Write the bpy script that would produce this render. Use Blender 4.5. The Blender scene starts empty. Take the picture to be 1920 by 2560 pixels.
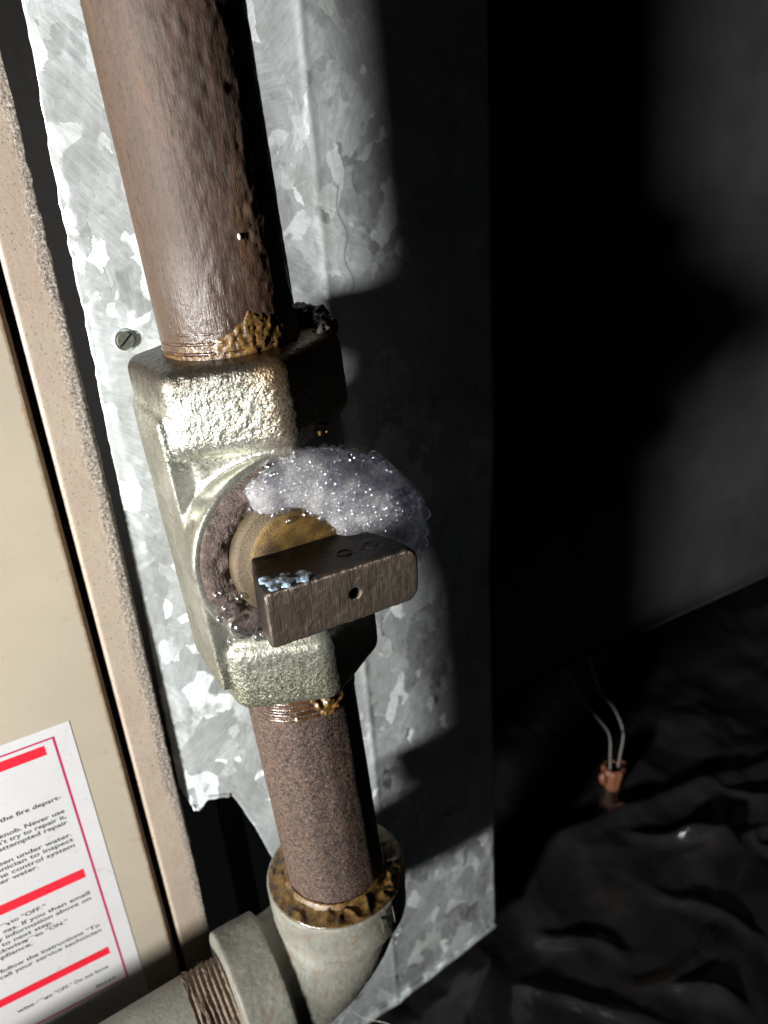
import bpy, bmesh, math, random
import numpy as np
from mathutils import Matrix, Vector
from mathutils.bvhtree import BVHTree

random.seed(7); RNG = np.random.default_rng(7)
SC = bpy.context.scene
COL = SC.collection
MM = 0.001

# ------------------------------------------------------------------ camera
F_PX, W_PX, H_PX = 1923.0, 1920.0, 2560.0
_d = np.array([340 / F_PX, 4320 / F_PX, 1.0]); _d /= np.linalg.norm(_d)      # world down seen by the camera
_x = (4800 - 960) / F_PX; _y = -(_d[0] * _x + _d[2]) / _d[1]
_X = np.array([_x, _y, 1.0]); _X /= np.linalg.norm(_X)
_Z = -_d; _Y = np.cross(_Z, _X)
R_CAM = np.stack([_X, _Y, _Z])
CAM_LOC = np.array([-55.97, -149.47, 178.56])
cam_d = bpy.data.cameras.new('camera'); cam = bpy.data.objects.new('camera', cam_d); COL.objects.link(cam)
cam_d.sensor_fit = 'VERTICAL'; cam_d.sensor_height = 36.0; cam_d.lens = F_PX / H_PX * 36.0
cam_d.clip_start = 0.005; cam_d.clip_end = 20.0
cam_d.dof.use_dof = True; cam_d.dof.focus_distance = 0.152; cam_d.dof.aperture_fstop = 22.0
_m = np.eye(4); _m[:3, 0] = R_CAM[:, 0]; _m[:3, 1] = -R_CAM[:, 1]; _m[:3, 2] = -R_CAM[:, 2]; _m[:3, 3] = CAM_LOC * MM
cam.matrix_world = Matrix(_m.tolist())
SC.camera = cam

# ------------------------------------------------------------------ world, lamp, exposure
world = bpy.data.worlds.new('World'); SC.world = world; world.use_nodes = True
bg = world.node_tree.nodes['Background']
bg.inputs[0].default_value = (0.9, 0.95, 1.0, 1); bg.inputs[1].default_value = 0.0035

LAMP = np.array([-640.0, -278.0, 122.0]); AIM = np.array([-22.0, 22.0, 132.0])
lamp_d = bpy.data.lights.new('flashlight', 'SPOT'); lamp = bpy.data.objects.new('flashlight', lamp_d); COL.objects.link(lamp)
lamp_d.energy = 66.0; lamp_d.color = (1.0, 0.985, 0.955); lamp_d.spot_size = math.radians(54); lamp_d.spot_blend = 1.0
lamp_d.shadow_soft_size = 0.042
lamp.location = (LAMP * MM).tolist()
lamp.rotation_euler = Vector((AIM - LAMP).tolist()).to_track_quat('-Z', 'Y').to_euler()

SC.view_settings.view_transform = 'Standard'; SC.view_settings.look = 'None'
SC.view_settings.gamma = 1.0; SC.view_settings.exposure = 0.0
SC.render.engine = 'CYCLES'
SC.cycles.use_denoising = True
SC.cycles.max_bounces = 8; SC.cycles.transparent_max_bounces = 32
SC.cycles.glossy_bounces = 4; SC.cycles.transmission_bounces = 6
SC.cycles.sample_clamp_indirect = 4.0
SC.render.film_transparent = False

# ------------------------------------------------------------------ numeric noise
def _hash(ix, iy, iz, seed):
    h = (ix * 374761393 + iy * 668265263 + iz * 2147483647 + seed * 1274126177) & 0xffffffff
    h = ((h ^ (h >> 13)) * 1274126177) & 0xffffffff
    h = ((h ^ (h >> 16)) * 2246822519) & 0xffffffff
    return ((h ^ (h >> 15)) & 0xffffff) / float(0xffffff)
def vnoise(P, seed=0):
    P = np.asarray(P, float); I = np.floor(P).astype(np.int64); f = P - I; f = f * f * (3 - 2 * f)
    out = 0
    for dx in (0, 1):
        for dy in (0, 1):
            for dz in (0, 1):
                w = (f[:, 0] if dx else 1 - f[:, 0]) * (f[:, 1] if dy else 1 - f[:, 1]) * (f[:, 2] if dz else 1 - f[:, 2])
                out = out + w * _hash(I[:, 0] + dx, I[:, 1] + dy, I[:, 2] + dz, seed)
    return out * 2 - 1
def fbm(P, scale=1.0, octaves=3, seed=0):
    P = np.asarray(P, float) * scale; s = 0; a = 1.0; t = 0
    for o in range(octaves):
        s = s + a * vnoise(P + 17.3 * o, seed + o); t += a; a *= 0.5; P = P * 2.03
    return s / t
def sstep(a, b, x):
    t = np.clip((np.asarray(x, float) - a) / (b - a), 0, 1); return t * t * (3 - 2 * t)

# ------------------------------------------------------------------ node helper
class NT:
    def __init__(s, name):
        s.m = bpy.data.materials.new(name); s.m.use_nodes = True; s.t = s.m.node_tree; s.t.nodes.clear()
        s.out = s.t.nodes.new('ShaderNodeOutputMaterial')
        tc = s.t.nodes.new('ShaderNodeTexCoord'); s.obj = s.vm('MULTIPLY', tc.outputs['Object'], (1000, 1000, 1000))  # millimetres
    def put(s, n, key, v):
        i = n.inputs[key]
        if isinstance(v, bpy.types.NodeSocket): s.t.links.new(v, i)
        elif v is not None:
            if isinstance(v, (tuple, list)) and len(v) == 3 and i.type == 'RGBA': v = (*v, 1)
            i.default_value = v
    def new(s, typ, **kw):
        n = s.t.nodes.new('ShaderNode' + typ)
        for k, v in kw.items(): setattr(n, k, v)
        return n
    def vm(s, op, a, b=None):
        n = s.new('VectorMath', operation=op); s.put(n, 0, a)
        if b is not None: s.put(n, 'Scale' if op == 'SCALE' else 1, b)
        return n.outputs[0]
    def ma(s, op, a, b=0.0, c=None, clamp=False):
        n = s.new('Math', operation=op, use_clamp=clamp); s.put(n, 0, a); s.put(n, 1, b)
        if c is not None: s.put(n, 2, c)
        return n.outputs[0]
    def noise(s, vec, scale, detail=3.0, rough=0.55, dist=0.0, color=False):
        n = s.new('TexNoise'); s.put(n, 'Vector', vec); s.put(n, 'Scale', scale); s.put(n, 'Detail', detail)
        s.put(n, 'Roughness', rough); s.put(n, 'Distortion', dist); return n.outputs['Color' if color else 0]
    def voro(s, vec, scale, feature='F1', out='Color', rnd=1.0):
        n = s.new('TexVoronoi', feature=feature); s.put(n, 'Vector', vec); s.put(n, 'Scale', scale); s.put(n, 'Randomness', rnd)
        return n.outputs[out]
    def ramp(s, v, *stops, interp='LINEAR'):
        n = s.new('ValToRGB'); e = n.color_ramp.elements; n.color_ramp.interpolation = interp
        while len(e) < len(stops): e.new(0.5)
        for el, (p, c) in zip(e, stops):
            el.position = p; el.color = (c, c, c, 1) if not isinstance(c, tuple) else (*c, 1)
        s.put(n, 0, v); return n.outputs[0]
    def mix(s, f, a, b, blend='MIX'):
        n = s.new('Mix', data_type='RGBA', blend_type=blend); s.put(n, 0, f); s.put(n, 6, a); s.put(n, 7, b); return n.outputs[2]
    def xyz(s, v):
        n = s.new('SeparateXYZ'); s.put(n, 0, v); return n.outputs
    def maprange(s, v, a, b, c=0.0, d=1.0):
        n = s.new('MapRange'); n.clamp = True; s.put(n, 0, v)
        for k, q in zip((1, 2, 3, 4), (a, b, c, d)): s.put(n, k, q)
        return n.outputs[0]
    def bump(s, h, strength=0.5, dist_mm=0.2, normal=None):
        n = s.new('Bump'); s.put(n, 'Height', h); s.put(n, 'Strength', strength); s.put(n, 'Distance', dist_mm * MM)
        if normal is not None: s.put(n, 'Normal', normal)
        return n.outputs[0]
    def pbr(s, color, rough=0.5, metal=0.0, normal=None, **kw):
        n = s.new('BsdfPrincipled'); s.put(n, 'Base Color', color); s.put(n, 'Roughness', rough); s.put(n, 'Metallic', metal)
        if normal is not None: s.put(n, 'Normal', normal)
        for k, v in kw.items(): s.put(n, k.replace('_', ' '), v)
        return n.outputs[0]
    def done(s, sh):
        s.t.links.new(sh, s.out.inputs[0]); return s.m

# ------------------------------------------------------------------ materials
def mat_galvanized(name='galvanized_steel', tilt=0.33, bright=1.0, cell=0.062):
    n = NT(name); v = n.obj
    w = n.vm('SCALE', n.vm('SUBTRACT', n.noise(v, 0.14, 2, 0.5, color=True), (0.5, 0.5, 0.5)), 7.0)
    w2 = n.vm('SCALE', n.vm('SUBTRACT', n.noise(v, 1.1, 3, 0.7, color=True), (0.5, 0.5, 0.5)), 1.3)
    v2 = n.vm('ADD', n.vm('ADD', n.vm('MULTIPLY', v, (1.3, 1.0, 0.8)), w), w2)
    c1 = n.voro(v2, cell); c2 = n.voro(n.vm('ADD', v2, (31, 7, 53)), cell * 2.6); c3 = n.voro(n.vm('ADD', v2, (3, 71, 13)), cell * 6.0)
    sel = n.ramp(n.noise(v, 0.06, 2), (0.50, 0.0), (0.52, 1.0))
    cell_c = n.mix(sel, c1, c2)
    cell_c = n.mix(n.ma('MULTIPLY', n.ramp(n.noise(n.vm('ADD', v, (50, 9, 4)), 0.09, 2), (0.55, 0.0), (0.60, 1.0)), 0.6), cell_c, c3)
    x = n.xyz(cell_c)
    # feathered crystal growth, turned a different way in every spangle
    rot = n.new('VectorRotate', rotation_type='Y_AXIS'); n.put(rot, 'Vector', v); n.put(rot, 'Angle', n.ma('MULTIPLY', n.xyz(c1)[1], 6.28))
    feather = n.noise(n.vm('MULTIPLY', rot.outputs[0], (1.9, 1.0, 0.22)), 0.8, 4, 0.7)
    t = n.vm('SCALE', n.vm('SUBTRACT', cell_c, (0.5, 0.5, 0.5)), tilt)
    few = n.ma('POWER', n.ma('MULTIPLY', x[2], 1.06), 5.0)
    lean = n.new('CombineXYZ'); n.put(lean, 0, n.ma('MULTIPLY', few, -0.95 * tilt)); n.put(lean, 1, 0.0); n.put(lean, 2, n.ma('MULTIPLY', n.ma('SUBTRACT', x[1], 0.5), few))
    t = n.vm('ADD', t, lean.outputs[0])
    t = n.vm('ADD', t, n.vm('SCALE', n.vm('SUBTRACT', n.noise(v, 0.5, 3, 0.6, color=True), (0.5, 0.5, 0.5)), 0.22 * tilt))
    geo = n.new('NewGeometry')
    nn = n.vm('NORMALIZE', n.vm('ADD', geo.outputs['Normal'], t))
    fine = n.noise(v, 2.4, 3, 0.7); dent = n.noise(v, 0.07, 3, 0.5)
    nn = n.bump(n.ma('ADD', n.ma('MULTIPLY', fine, 0.35), feather), 0.22, 0.15, nn)
    nn = n.bump(dent, 0.35, 2.2, nn)
    base = n.ramp(x[0], (0.1, (0.60 * bright, 0.645 * bright, 0.65 * bright)), (0.9, (0.86 * bright, 0.91 * bright, 0.92 * bright)))
    base = n.mix(n.ma('MULTIPLY', n.ramp(feather, (0.40, 1.0), (0.62, 0.0)), 0.30), base, (0.34 * bright, 0.37 * bright, 0.36 * bright))
    grime = n.noise(v, 0.035, 5, 0.7); gr2 = n.noise(v, 0.3, 5, 0.75)
    base = n.mix(n.ma('MULTIPLY', n.ramp(grime, (0.48, 0.0), (0.72, 1.0)), 0.5), base, (0.31 * bright, 0.305 * bright, 0.255 * bright))
    base = n.mix(n.ma('MULTIPLY', n.ramp(gr2, (0.60, 0.0), (0.74, 1.0)), 0.45), base, (0.24 * bright, 0.235 * bright, 0.21 * bright))
    spk = n.ramp(n.noise(v, 1.3, 3, 0.8), (0.30, 1.0), (0.35, 0.0))
    base = n.mix(n.ma('MULTIPLY', spk, 0.6), base, (0.10, 0.095, 0.085))
    for ang, sc, th, dark in ((0.28, 1.9, 0.70, 0), (-0.5, 1.6, 0.71, 0), (0.95, 1.7, 0.71, 0), (-1.2, 1.5, 0.72, 0), (0.15, 1.8, 0.715, 1)):
        rt = n.new('VectorRotate', rotation_type='Y_AXIS'); n.put(rt, 'Vector', v); n.put(rt, 'Angle', ang)
        sv = n.vm('MULTIPLY', rt.outputs[0], (sc, 0.1, 0.05))
        sc_ = n.ramp(n.noise(n.vm('ADD', sv, (ang * 37, 0, ang * 11)), 1.0, 2, 0.5), (th, 0.0), (th + 0.015, 1.0))
        base = n.mix(n.ma('MULTIPLY', sc_, 0.55), base, (0.12, 0.12, 0.12) if dark else (0.9 * bright, 0.9 * bright, 0.88 * bright))
    rough = n.ma('ADD', n.ma('MULTIPLY', x[1], 0.14), 0.38)
    rough = n.ma('ADD', rough, n.ma('MULTIPLY', feather, 0.12))
    return n.done(n.pbr(base, rough, 0.62, nn))

def mat_rust_pipe(name, zbot, warm=1.0, fine=1.0):
    n = NT(name); v = n.obj; p = n.xyz(v)
    long = n.vm('MULTIPLY', v, (1, 1, 0.14))
    a = n.noise(long, 0.22, 5, 0.6); b = n.noise(long, 0.75, 4, 0.65); g = n.noise(n.vm('MULTIPLY', v, (1, 1, 0.6)), 1.3 * fine, 4, 0.75)
    col = n.ramp(a, (0.30, (0.016, 0.010, 0.008)), (0.44, (0.038, 0.022, 0.016)), (0.58, (0.066, 0.038, 0.026)), (0.72, (0.105, 0.055, 0.030)))
    grey = n.ramp(b, (0.52, 0.0), (0.68, 1.0))
    col = n.mix(n.ma('MULTIPLY', grey, 0.55), col, (0.082, 0.074, 0.070))
    # orange-brown mixed in towards the left flank
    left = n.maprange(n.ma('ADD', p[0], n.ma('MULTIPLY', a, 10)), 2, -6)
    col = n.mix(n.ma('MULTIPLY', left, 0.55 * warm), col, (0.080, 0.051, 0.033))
    pit = n.ramp(g, (0.36, 1.0), (0.48, 0.0))
    col = n.mix(n.ma('MULTIPLY', pit, 0.6), col, (0.022, 0.014, 0.011))
    dust = n.ramp(n.noise(v, 1.9, 3, 0.7), (0.62, 0.0), (0.72, 1.0))
    col = n.mix(n.ma('MULTIPLY', dust, 0.30), col, (0.17, 0.14, 0.12))
    wet = n.maprange(p[2], zbot + 24, zbot + 4)
    rough = n.ma('SUBTRACT', n.ma('ADD', 0.52, n.ma('MULTIPLY', b, 0.22)), n.ma('MULTIPLY', wet, 0.36))
    h = n.ma('ADD', n.ma('MULTIPLY', g, 0.8), n.ma('ADD', b, n.ma('MULTIPLY', n.noise(long, 3.0, 3), 0.6)))
    return n.done(n.pbr(col, rough, 0.0, n.bump(h, 0.6, 0.22), Specular_IOR_Level=0.38))

def mat_nipple():
    n = NT('dark_iron_scale'); v = n.obj; p = n.xyz(v)
    a = n.noise(v, 0.14, 4, 0.6); g = n.noise(v, 1.0, 4, 0.7); s = n.noise(v, 2.1, 3, 0.65)
    col = n.ramp(a, (0.32, (0.036, 0.021, 0.016)), (0.55, (0.062, 0.037, 0.028)), (0.75, (0.095, 0.058, 0.038)))
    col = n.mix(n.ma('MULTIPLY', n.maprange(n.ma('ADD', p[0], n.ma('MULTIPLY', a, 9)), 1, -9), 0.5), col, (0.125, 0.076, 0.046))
    col = n.mix(n.ramp(g, (0.40, 0.9), (0.54, 0.0)), col, (0.012, 0.008, 0.008))
    col = n.mix(n.ma('MULTIPLY', n.ramp(s, (0.56, 0.0), (0.68, 1.0)), 0.7), col, (0.24, 0.19, 0.165))
    col = n.mix(n.ma('MULTIPLY', n.ramp(n.noise(v, 1.5, 3, 0.7), (0.60, 0.0), (0.70, 1.0)), 0.6), col, (0.17, 0.085, 0.045))
    return n.done(n.pbr(col, n.ma('ADD', 0.42, n.ma('MULTIPLY', g, 0.25)), 0.0, n.bump(n.ma('ADD', g, n.ma('MULTIPLY', s, 0.8)), 1.0, 0.45), Specular_IOR_Level=0.45))

def mat_valve():
    n = NT('cast_valve_iron'); v = n.obj; p = n.xyz(v)
    a = n.noise(v, 0.10, 5, 0.65); g = n.noise(v, 0.75, 4, 0.6); s = n.noise(v, 1.9, 3, 0.65)
    amp_ = n.ma('ADD', 0.15, n.ma('MULTIPLY', n.ma('ADD', n.maprange(p[2], 57, 61), n.maprange(p[2], 21, 6)), 0.5))
    col = n.ramp(a, (0.30, (0.27, 0.275, 0.225)), (0.5, (0.42, 0.425, 0.365)), (0.72, (0.58, 0.585, 0.52)))
    col = n.mix(n.ma('MULTIPLY', n.ma('MULTIPLY', n.ramp(s, (0.36, 1.0), (0.50, 0.0)), amp_), 0.9), col, (0.075, 0.072, 0.050))
    dirt = n.ramp(n.noise(v, 0.22, 5, 0.75), (0.52, 0.0), (0.70, 1.0))
    col = n.mix(n.ma('MULTIPLY', dirt, 0.55), col, (0.14, 0.115, 0.075))
    # greasy dirt on the rim of the upper collar, rust run at its front corner
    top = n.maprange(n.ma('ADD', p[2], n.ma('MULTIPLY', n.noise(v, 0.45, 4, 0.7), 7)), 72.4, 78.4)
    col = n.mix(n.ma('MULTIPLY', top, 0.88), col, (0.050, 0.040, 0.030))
    near = n.maprange(n.ma('ADD', p[0], n.ma('MULTIPLY', a, 9)), -1.0, 4.0)
    up = n.maprange(p[2], 55, 63)
    rs = n.ma('MULTIPLY', n.ma('MULTIPLY', near, up), n.ramp(n.noise(v, 0.8, 5, 0.75), (0.38, 0.15), (0.56, 1.0)))
    col = n.mix(n.ma('MULTIPLY', rs, 0.8), col, (0.20, 0.110, 0.045))
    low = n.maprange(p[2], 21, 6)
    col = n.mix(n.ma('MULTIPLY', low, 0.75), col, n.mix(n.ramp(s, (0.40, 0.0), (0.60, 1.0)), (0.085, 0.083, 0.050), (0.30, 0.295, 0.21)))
    rough = n.ma('ADD', 0.15, n.ma('MULTIPLY', s, 0.30)); rough = n.ma('ADD', rough, n.ma('MULTIPLY', low, 0.12))
    amp = n.ma('ADD', 0.14, n.ma('MULTIPLY', n.ma('ADD', n.maprange(p[2], 57, 61), low), 0.48))
    h = n.ma('MULTIPLY', n.ma('ADD', g, n.ma('MULTIPLY', s, 0.55)), amp)
    return n.done(n.pbr(col, rough, 0.80, n.bump(h, 1.0, 0.45)))

def mat_elbow(name='dusty_galvanized_iron', dirt=1.0):
    n = NT(name); v = n.obj
    a = n.noise(v, 0.11, 5, 0.6); g = n.noise(v, 0.9, 5, 0.7); s = n.noise(v, 1.9, 4, 0.7)
    col = n.ramp(a, (0.3, (0.125, 0.130, 0.112)), (0.7, (0.215, 0.214, 0.178)))
    col = n.mix(n.ma('MULTIPLY', n.ramp(g, (0.52, 0.0), (0.72, 1.0)), 0.55), col, (0.25, 0.222, 0.178))
    col = n.mix(n.ma('MULTIPLY', n.ramp(n.noise(v, 0.3, 4, 0.7), (0.5, 0.0), (0.66, 1.0)), 0.65 * dirt), col, (0.15, 0.11, 0.072))
    col = n.mix(n.ma('MULTIPLY', n.ramp(s, (0.34, 1.0), (0.42, 0.0)), 0.5), col, (0.10, 0.095, 0.07))
    return n.done(n.pbr(col, n.ma('ADD', 0.5, n.ma('MULTIPLY', g, 0.25)), 0.15, n.bump(n.ma('ADD', g, n.ma('MULTIPLY', s, 0.6)), 0.6, 0.25)))

def mat_dope(name, c0=(0.040, 0.020, 0.008), c1=(0.25, 0.140, 0.034), rough=0.2, sc=0.9):
    n = NT(name); v = n.obj
    a = n.noise(v, sc, 4, 0.65); g = n.noise(v, sc * 3, 3, 0.6)
    col = n.ramp(a, (0.38, c0), (0.56, tuple(0.55 * p + 0.45 * q for p, q in zip(c0, c1))), (0.74, c1))
    return n.done(n.pbr(col, n.ma('ADD', rough, n.ma('MULTIPLY', g, 0.25)), 0.0, n.bump(g, 0.6, 0.25), Coat_Weight=0.25, Coat_Roughness=0.15))

def mat_paint(name, c, speck=0.5, rough=0.42, rust_edge=None):
    n = NT(name); v = n.obj; p = n.xyz(v)
    a = n.noise(v, 0.03, 4, 0.6)
    col = n.mix(n.ramp(a, (0.35, 0.0), (0.7, 1.0)), c, tuple(q * 0.90 for q in c))
    sp = n.ramp(n.noise(v, 1.5, 3, 0.75), (0.33, 1.0), (0.385, 0.0))
    col = n.mix(n.ma('MULTIPLY', sp, speck), col, (0.10, 0.07, 0.045))
    sm = n.ramp(n.noise(v, 0.16, 5, 0.8), (0.60, 0.0), (0.72, 1.0))
    col = n.mix(n.ma('MULTIPLY', sm, 0.35), col, (0.20, 0.15, 0.10))
    if rust_edge is not None:
        e = n.maprange(n.ma('ADD', p[0], n.ma('MULTIPLY', n.noise(v, 0.35, 4, 0.7), 3.2)), rust_edge + 0.6, rust_edge + 2.0)
        col = n.mix(n.ma('MULTIPLY', e, 0.8), col, (0.22, 0.10, 0.035))
    h = n.noise(v, 0.9, 3, 0.6)
    return n.done(n.pbr(col, rough, 0.0, n.bump(h, 0.25, 0.1)))

def mat_worn_paint():
    n = NT('chipped_tan_paint'); v = n.obj; p = n.xyz(v)
    c = (0.37, 0.31, 0.245)
    a = n.noise(v, 0.05, 4, 0.6)
    col = n.mix(n.ramp(a, (0.35, 0.0), (0.7, 1.0)), c, (0.33, 0.265, 0.21))
    pink = n.ramp(n.noise(v, 0.022, 3, 0.5), (0.56, 0.0), (0.68, 1.0))
    col = n.mix(n.ma('MULTIPLY', pink, 0.22), col, (0.36, 0.235, 0.20))
    sp = n.ramp(n.noise(v, 1.3, 4, 0.8), (0.37, 1.0), (0.42, 0.0))
    col = n.mix(n.ma('MULTIPLY', sp, 0.85), col, (0.085, 0.06, 0.042))
    # flaked band along the free edge: bare zinc and pale dust
    edge = n.maprange(n.ma('ADD', p[0], n.ma('ADD', n.ma('MULTIPLY', n.noise(v, 0.6, 4, 0.75), 5.0), n.ma('MULTIPLY', n.noise(v, 0.035, 2, 0.5), 5.0))), 11.6, 13.2)
    flake = n.noise(v, 1.5, 4, 0.8)
    fc = n.ramp(flake, (0.36, (0.05, 0.04, 0.032)), (0.48, (0.24, 0.20, 0.165)), (0.60, (0.46, 0.42, 0.38)), (0.68, (0.72, 0.70, 0.68)))
    col = n.mix(edge, col, fc)
    h = n.ma('ADD', n.ma('MULTIPLY', n.noise(v, 1.1, 3), 0.35), n.ma('MULTIPLY', flake, n.ma('MULTIPLY', edge, 1.0)))
    return n.done(n.pbr(col, 0.5, n.ma('MULTIPLY', edge, 0.15), n.bump(h, 0.6, 0.28)))

def mat_simple(name, c, rough=0.5, metal=0.0, nscale=1.2, var=0.25, bump=0.3, **kw):
    n = NT(name); v = n.obj
    a = n.noise(v, nscale, 4, 0.65)
    col = n.mix(n.ramp(a, (0.3, 0.0), (0.7, 1.0)), tuple(q * (1 - var) for q in c), tuple(min(1, q * (1 + var)) for q in c))
    return n.done(n.pbr(col, rough, metal, n.bump(a, bump, 0.2), **kw))

def mat_handle():
    # the outer end is bare, filed bronze; flank colour holds painted shade and dark greasy oxide
    n = NT('brushed_brown_bronze'); v = n.obj; p = n.xyz(v)
    br = n.noise(n.vm('MULTIPLY', v, (4.2, 0.3, 0.14)), 1.0, 4, 0.8)
    a = n.noise(v, 0.2, 4, 0.6); g = n.noise(v, 1.6, 4, 0.7)
    col = n.ramp(br, (0.32, (0.060, 0.047, 0.038)), (0.5, (0.140, 0.110, 0.087)), (0.70, (0.30, 0.245, 0.20)))
    col = n.mix(n.ma('MULTIPLY', n.ramp(a, (0.45, 0.0), (0.62, 1.0)), 0.55), col, (0.13, 0.108, 0.088))
    oxide_shade = n.ramp(g, (0.35, (0.012, 0.010, 0.009)), (0.6, (0.030, 0.024, 0.020)), (0.75, (0.060, 0.046, 0.036)))
    edge = n.maprange(n.ma('ADD', p[1], n.ma('MULTIPLY', g, 1.1)), -35.9, -34.9)
    col = n.mix(edge, col, oxide_shade)
    return n.done(n.pbr(col, 0.34, 0.72, n.bump(n.ma('ADD', br, n.ma('MULTIPLY', g, 0.3)), 0.8, 0.25)))

def mat_brass():
    n = NT('tarnished_brass'); v = n.obj
    a = n.noise(v, 0.22, 4, 0.6); g = n.noise(v, 2.8, 4, 0.75)
    col = n.ramp(a, (0.34, (0.045, 0.027, 0.012)), (0.5, (0.115, 0.066, 0.016)), (0.66, (0.20, 0.120, 0.030)))
    col = n.mix(n.ma('MULTIPLY', n.ramp(g, (0.36, 1.0), (0.5, 0.0)), 0.6), col, (0.025, 0.016, 0.008))
    p = n.xyz(v); rim = n.ma('GREATER_THAN', n.ma('SQRT', n.ma('ADD', n.ma('MULTIPLY', p[0], p[0]), n.ma('MULTIPLY', p[1], p[1]))), 10.6)
    col = n.mix(n.ma('MULTIPLY', rim, 0.8), col, n.mix(g, (0.040, 0.032, 0.022), (0.145, 0.112, 0.072)))
    return n.done(n.pbr(col, 0.42, 0.35, n.bump(g, 0.8, 0.22)))

def mat_grime():
    n = NT('dried_brown_grease'); v = n.obj
    a = n.noise(v, 0.5, 4, 0.65); g = n.noise(v, 2.0, 4, 0.75)
    col = n.ramp(a, (0.3, (0.032, 0.020, 0.016)), (0.55, (0.090, 0.060, 0.048)), (0.75, (0.17, 0.125, 0.11)))
    return n.done(n.pbr(col, n.ma('ADD', 0.22, n.ma('MULTIPLY', g, 0.3)), 0.0, n.bump(n.ma('ADD', a, g), 0.9, 0.45)))

def mat_bubble(name='soap_film', base=0.12, edge=0.5):
    n = NT(name)
    lw = n.new('LayerWeight'); n.put(lw, 'Blend', 0.32)
    gl = n.new('BsdfGlossy'); n.put(gl, 'Color', (0.95, 0.96, 1.0)); n.put(gl, 'Roughness', 0.09)
    tr = n.new('BsdfTransparent'); n.put(tr, 'Color', (0.97, 0.97, 0.985))
    f = n.ma('ADD', n.ma('MULTIPLY', lw.outputs['Facing'], edge), base)
    mx = n.new('MixShader'); n.put(mx, 0, f); n.put(mx, 1, tr.outputs[0]); n.put(mx, 2, gl.outputs[0])
    return n.done(mx.outputs[0])

def mat_foam():
    n = NT('wet_soap_lather'); v = n.obj
    a = n.noise(v, 0.35, 4, 0.6); d = n.voro(v, 1.5, out='Distance'); g = n.noise(v, 3.2, 3, 0.6)
    col = n.ramp(a, (0.3, (0.72, 0.72, 0.75)), (0.7, (0.93, 0.92, 0.96)))
    nb = n.bump(n.ma('SUBTRACT', n.ma('MULTIPLY', g, 0.4), d), 1.0, 0.5)
    p = n.pbr(col, 0.16, 0.0, nb, Subsurface_Weight=1.0, Subsurface_Scale=0.012, Subsurface_Radius=(1.0, 1.0, 1.05), Specular_IOR_Level=0.8)
    tl = n.new('BsdfTranslucent'); n.put(tl, 'Color', (0.9, 0.9, 0.95)); n.put(tl, 'Normal', nb)
    m0 = n.new('MixShader'); n.put(m0, 0, 0.38); n.put(m0, 1, p); n.put(m0, 2, tl.outputs[0]); p = m0.outputs[0]
    tr = n.new('BsdfTransparent'); n.put(tr, 'Color', (0.95, 0.95, 0.97))
    f = n.ramp(n.ma('ADD', n.ma('MULTIPLY', a, 0.8), n.ma('MULTIPLY', g, 0.3)), (0.34, 0.40), (0.60, 0.72))
    px_ = n.xyz(v)[0]; thin = n.maprange(n.ma('ADD', px_, n.ma('MULTIPLY', a, 10)), 24, 31, 1.0, 0.40)      # clear big-celled froth at the right rim
    f = n.ma('MULTIPLY', f, thin)
    mx = n.new('MixShader'); n.put(mx, 0, f); n.put(mx, 1, tr.outputs[0]); n.put(mx, 2, p)
    return n.done(mx.outputs[0])

def mat_plastic():
    n = NT('black_plastic_film'); v = n.obj
    a = n.noise(v, 0.03, 5, 0.65); g = n.noise(v, 0.4, 4, 0.7)
    col = n.mix(n.ma('MULTIPLY', n.ramp(a, (0.5, 0.0), (0.75, 1.0)), 0.4), (0.014, 0.014, 0.016), (0.060, 0.050, 0.037))
    return n.done(n.pbr(col, n.ma('ADD', 0.10, n.ma('MULTIPLY', g, 0.20)), 0.0, n.bump(n.noise(v, 0.22, 4, 0.65), 0.30, 1.0), Specular_IOR_Level=0.6, Coat_Weight=0.5, Coat_Roughness=0.10))

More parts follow.
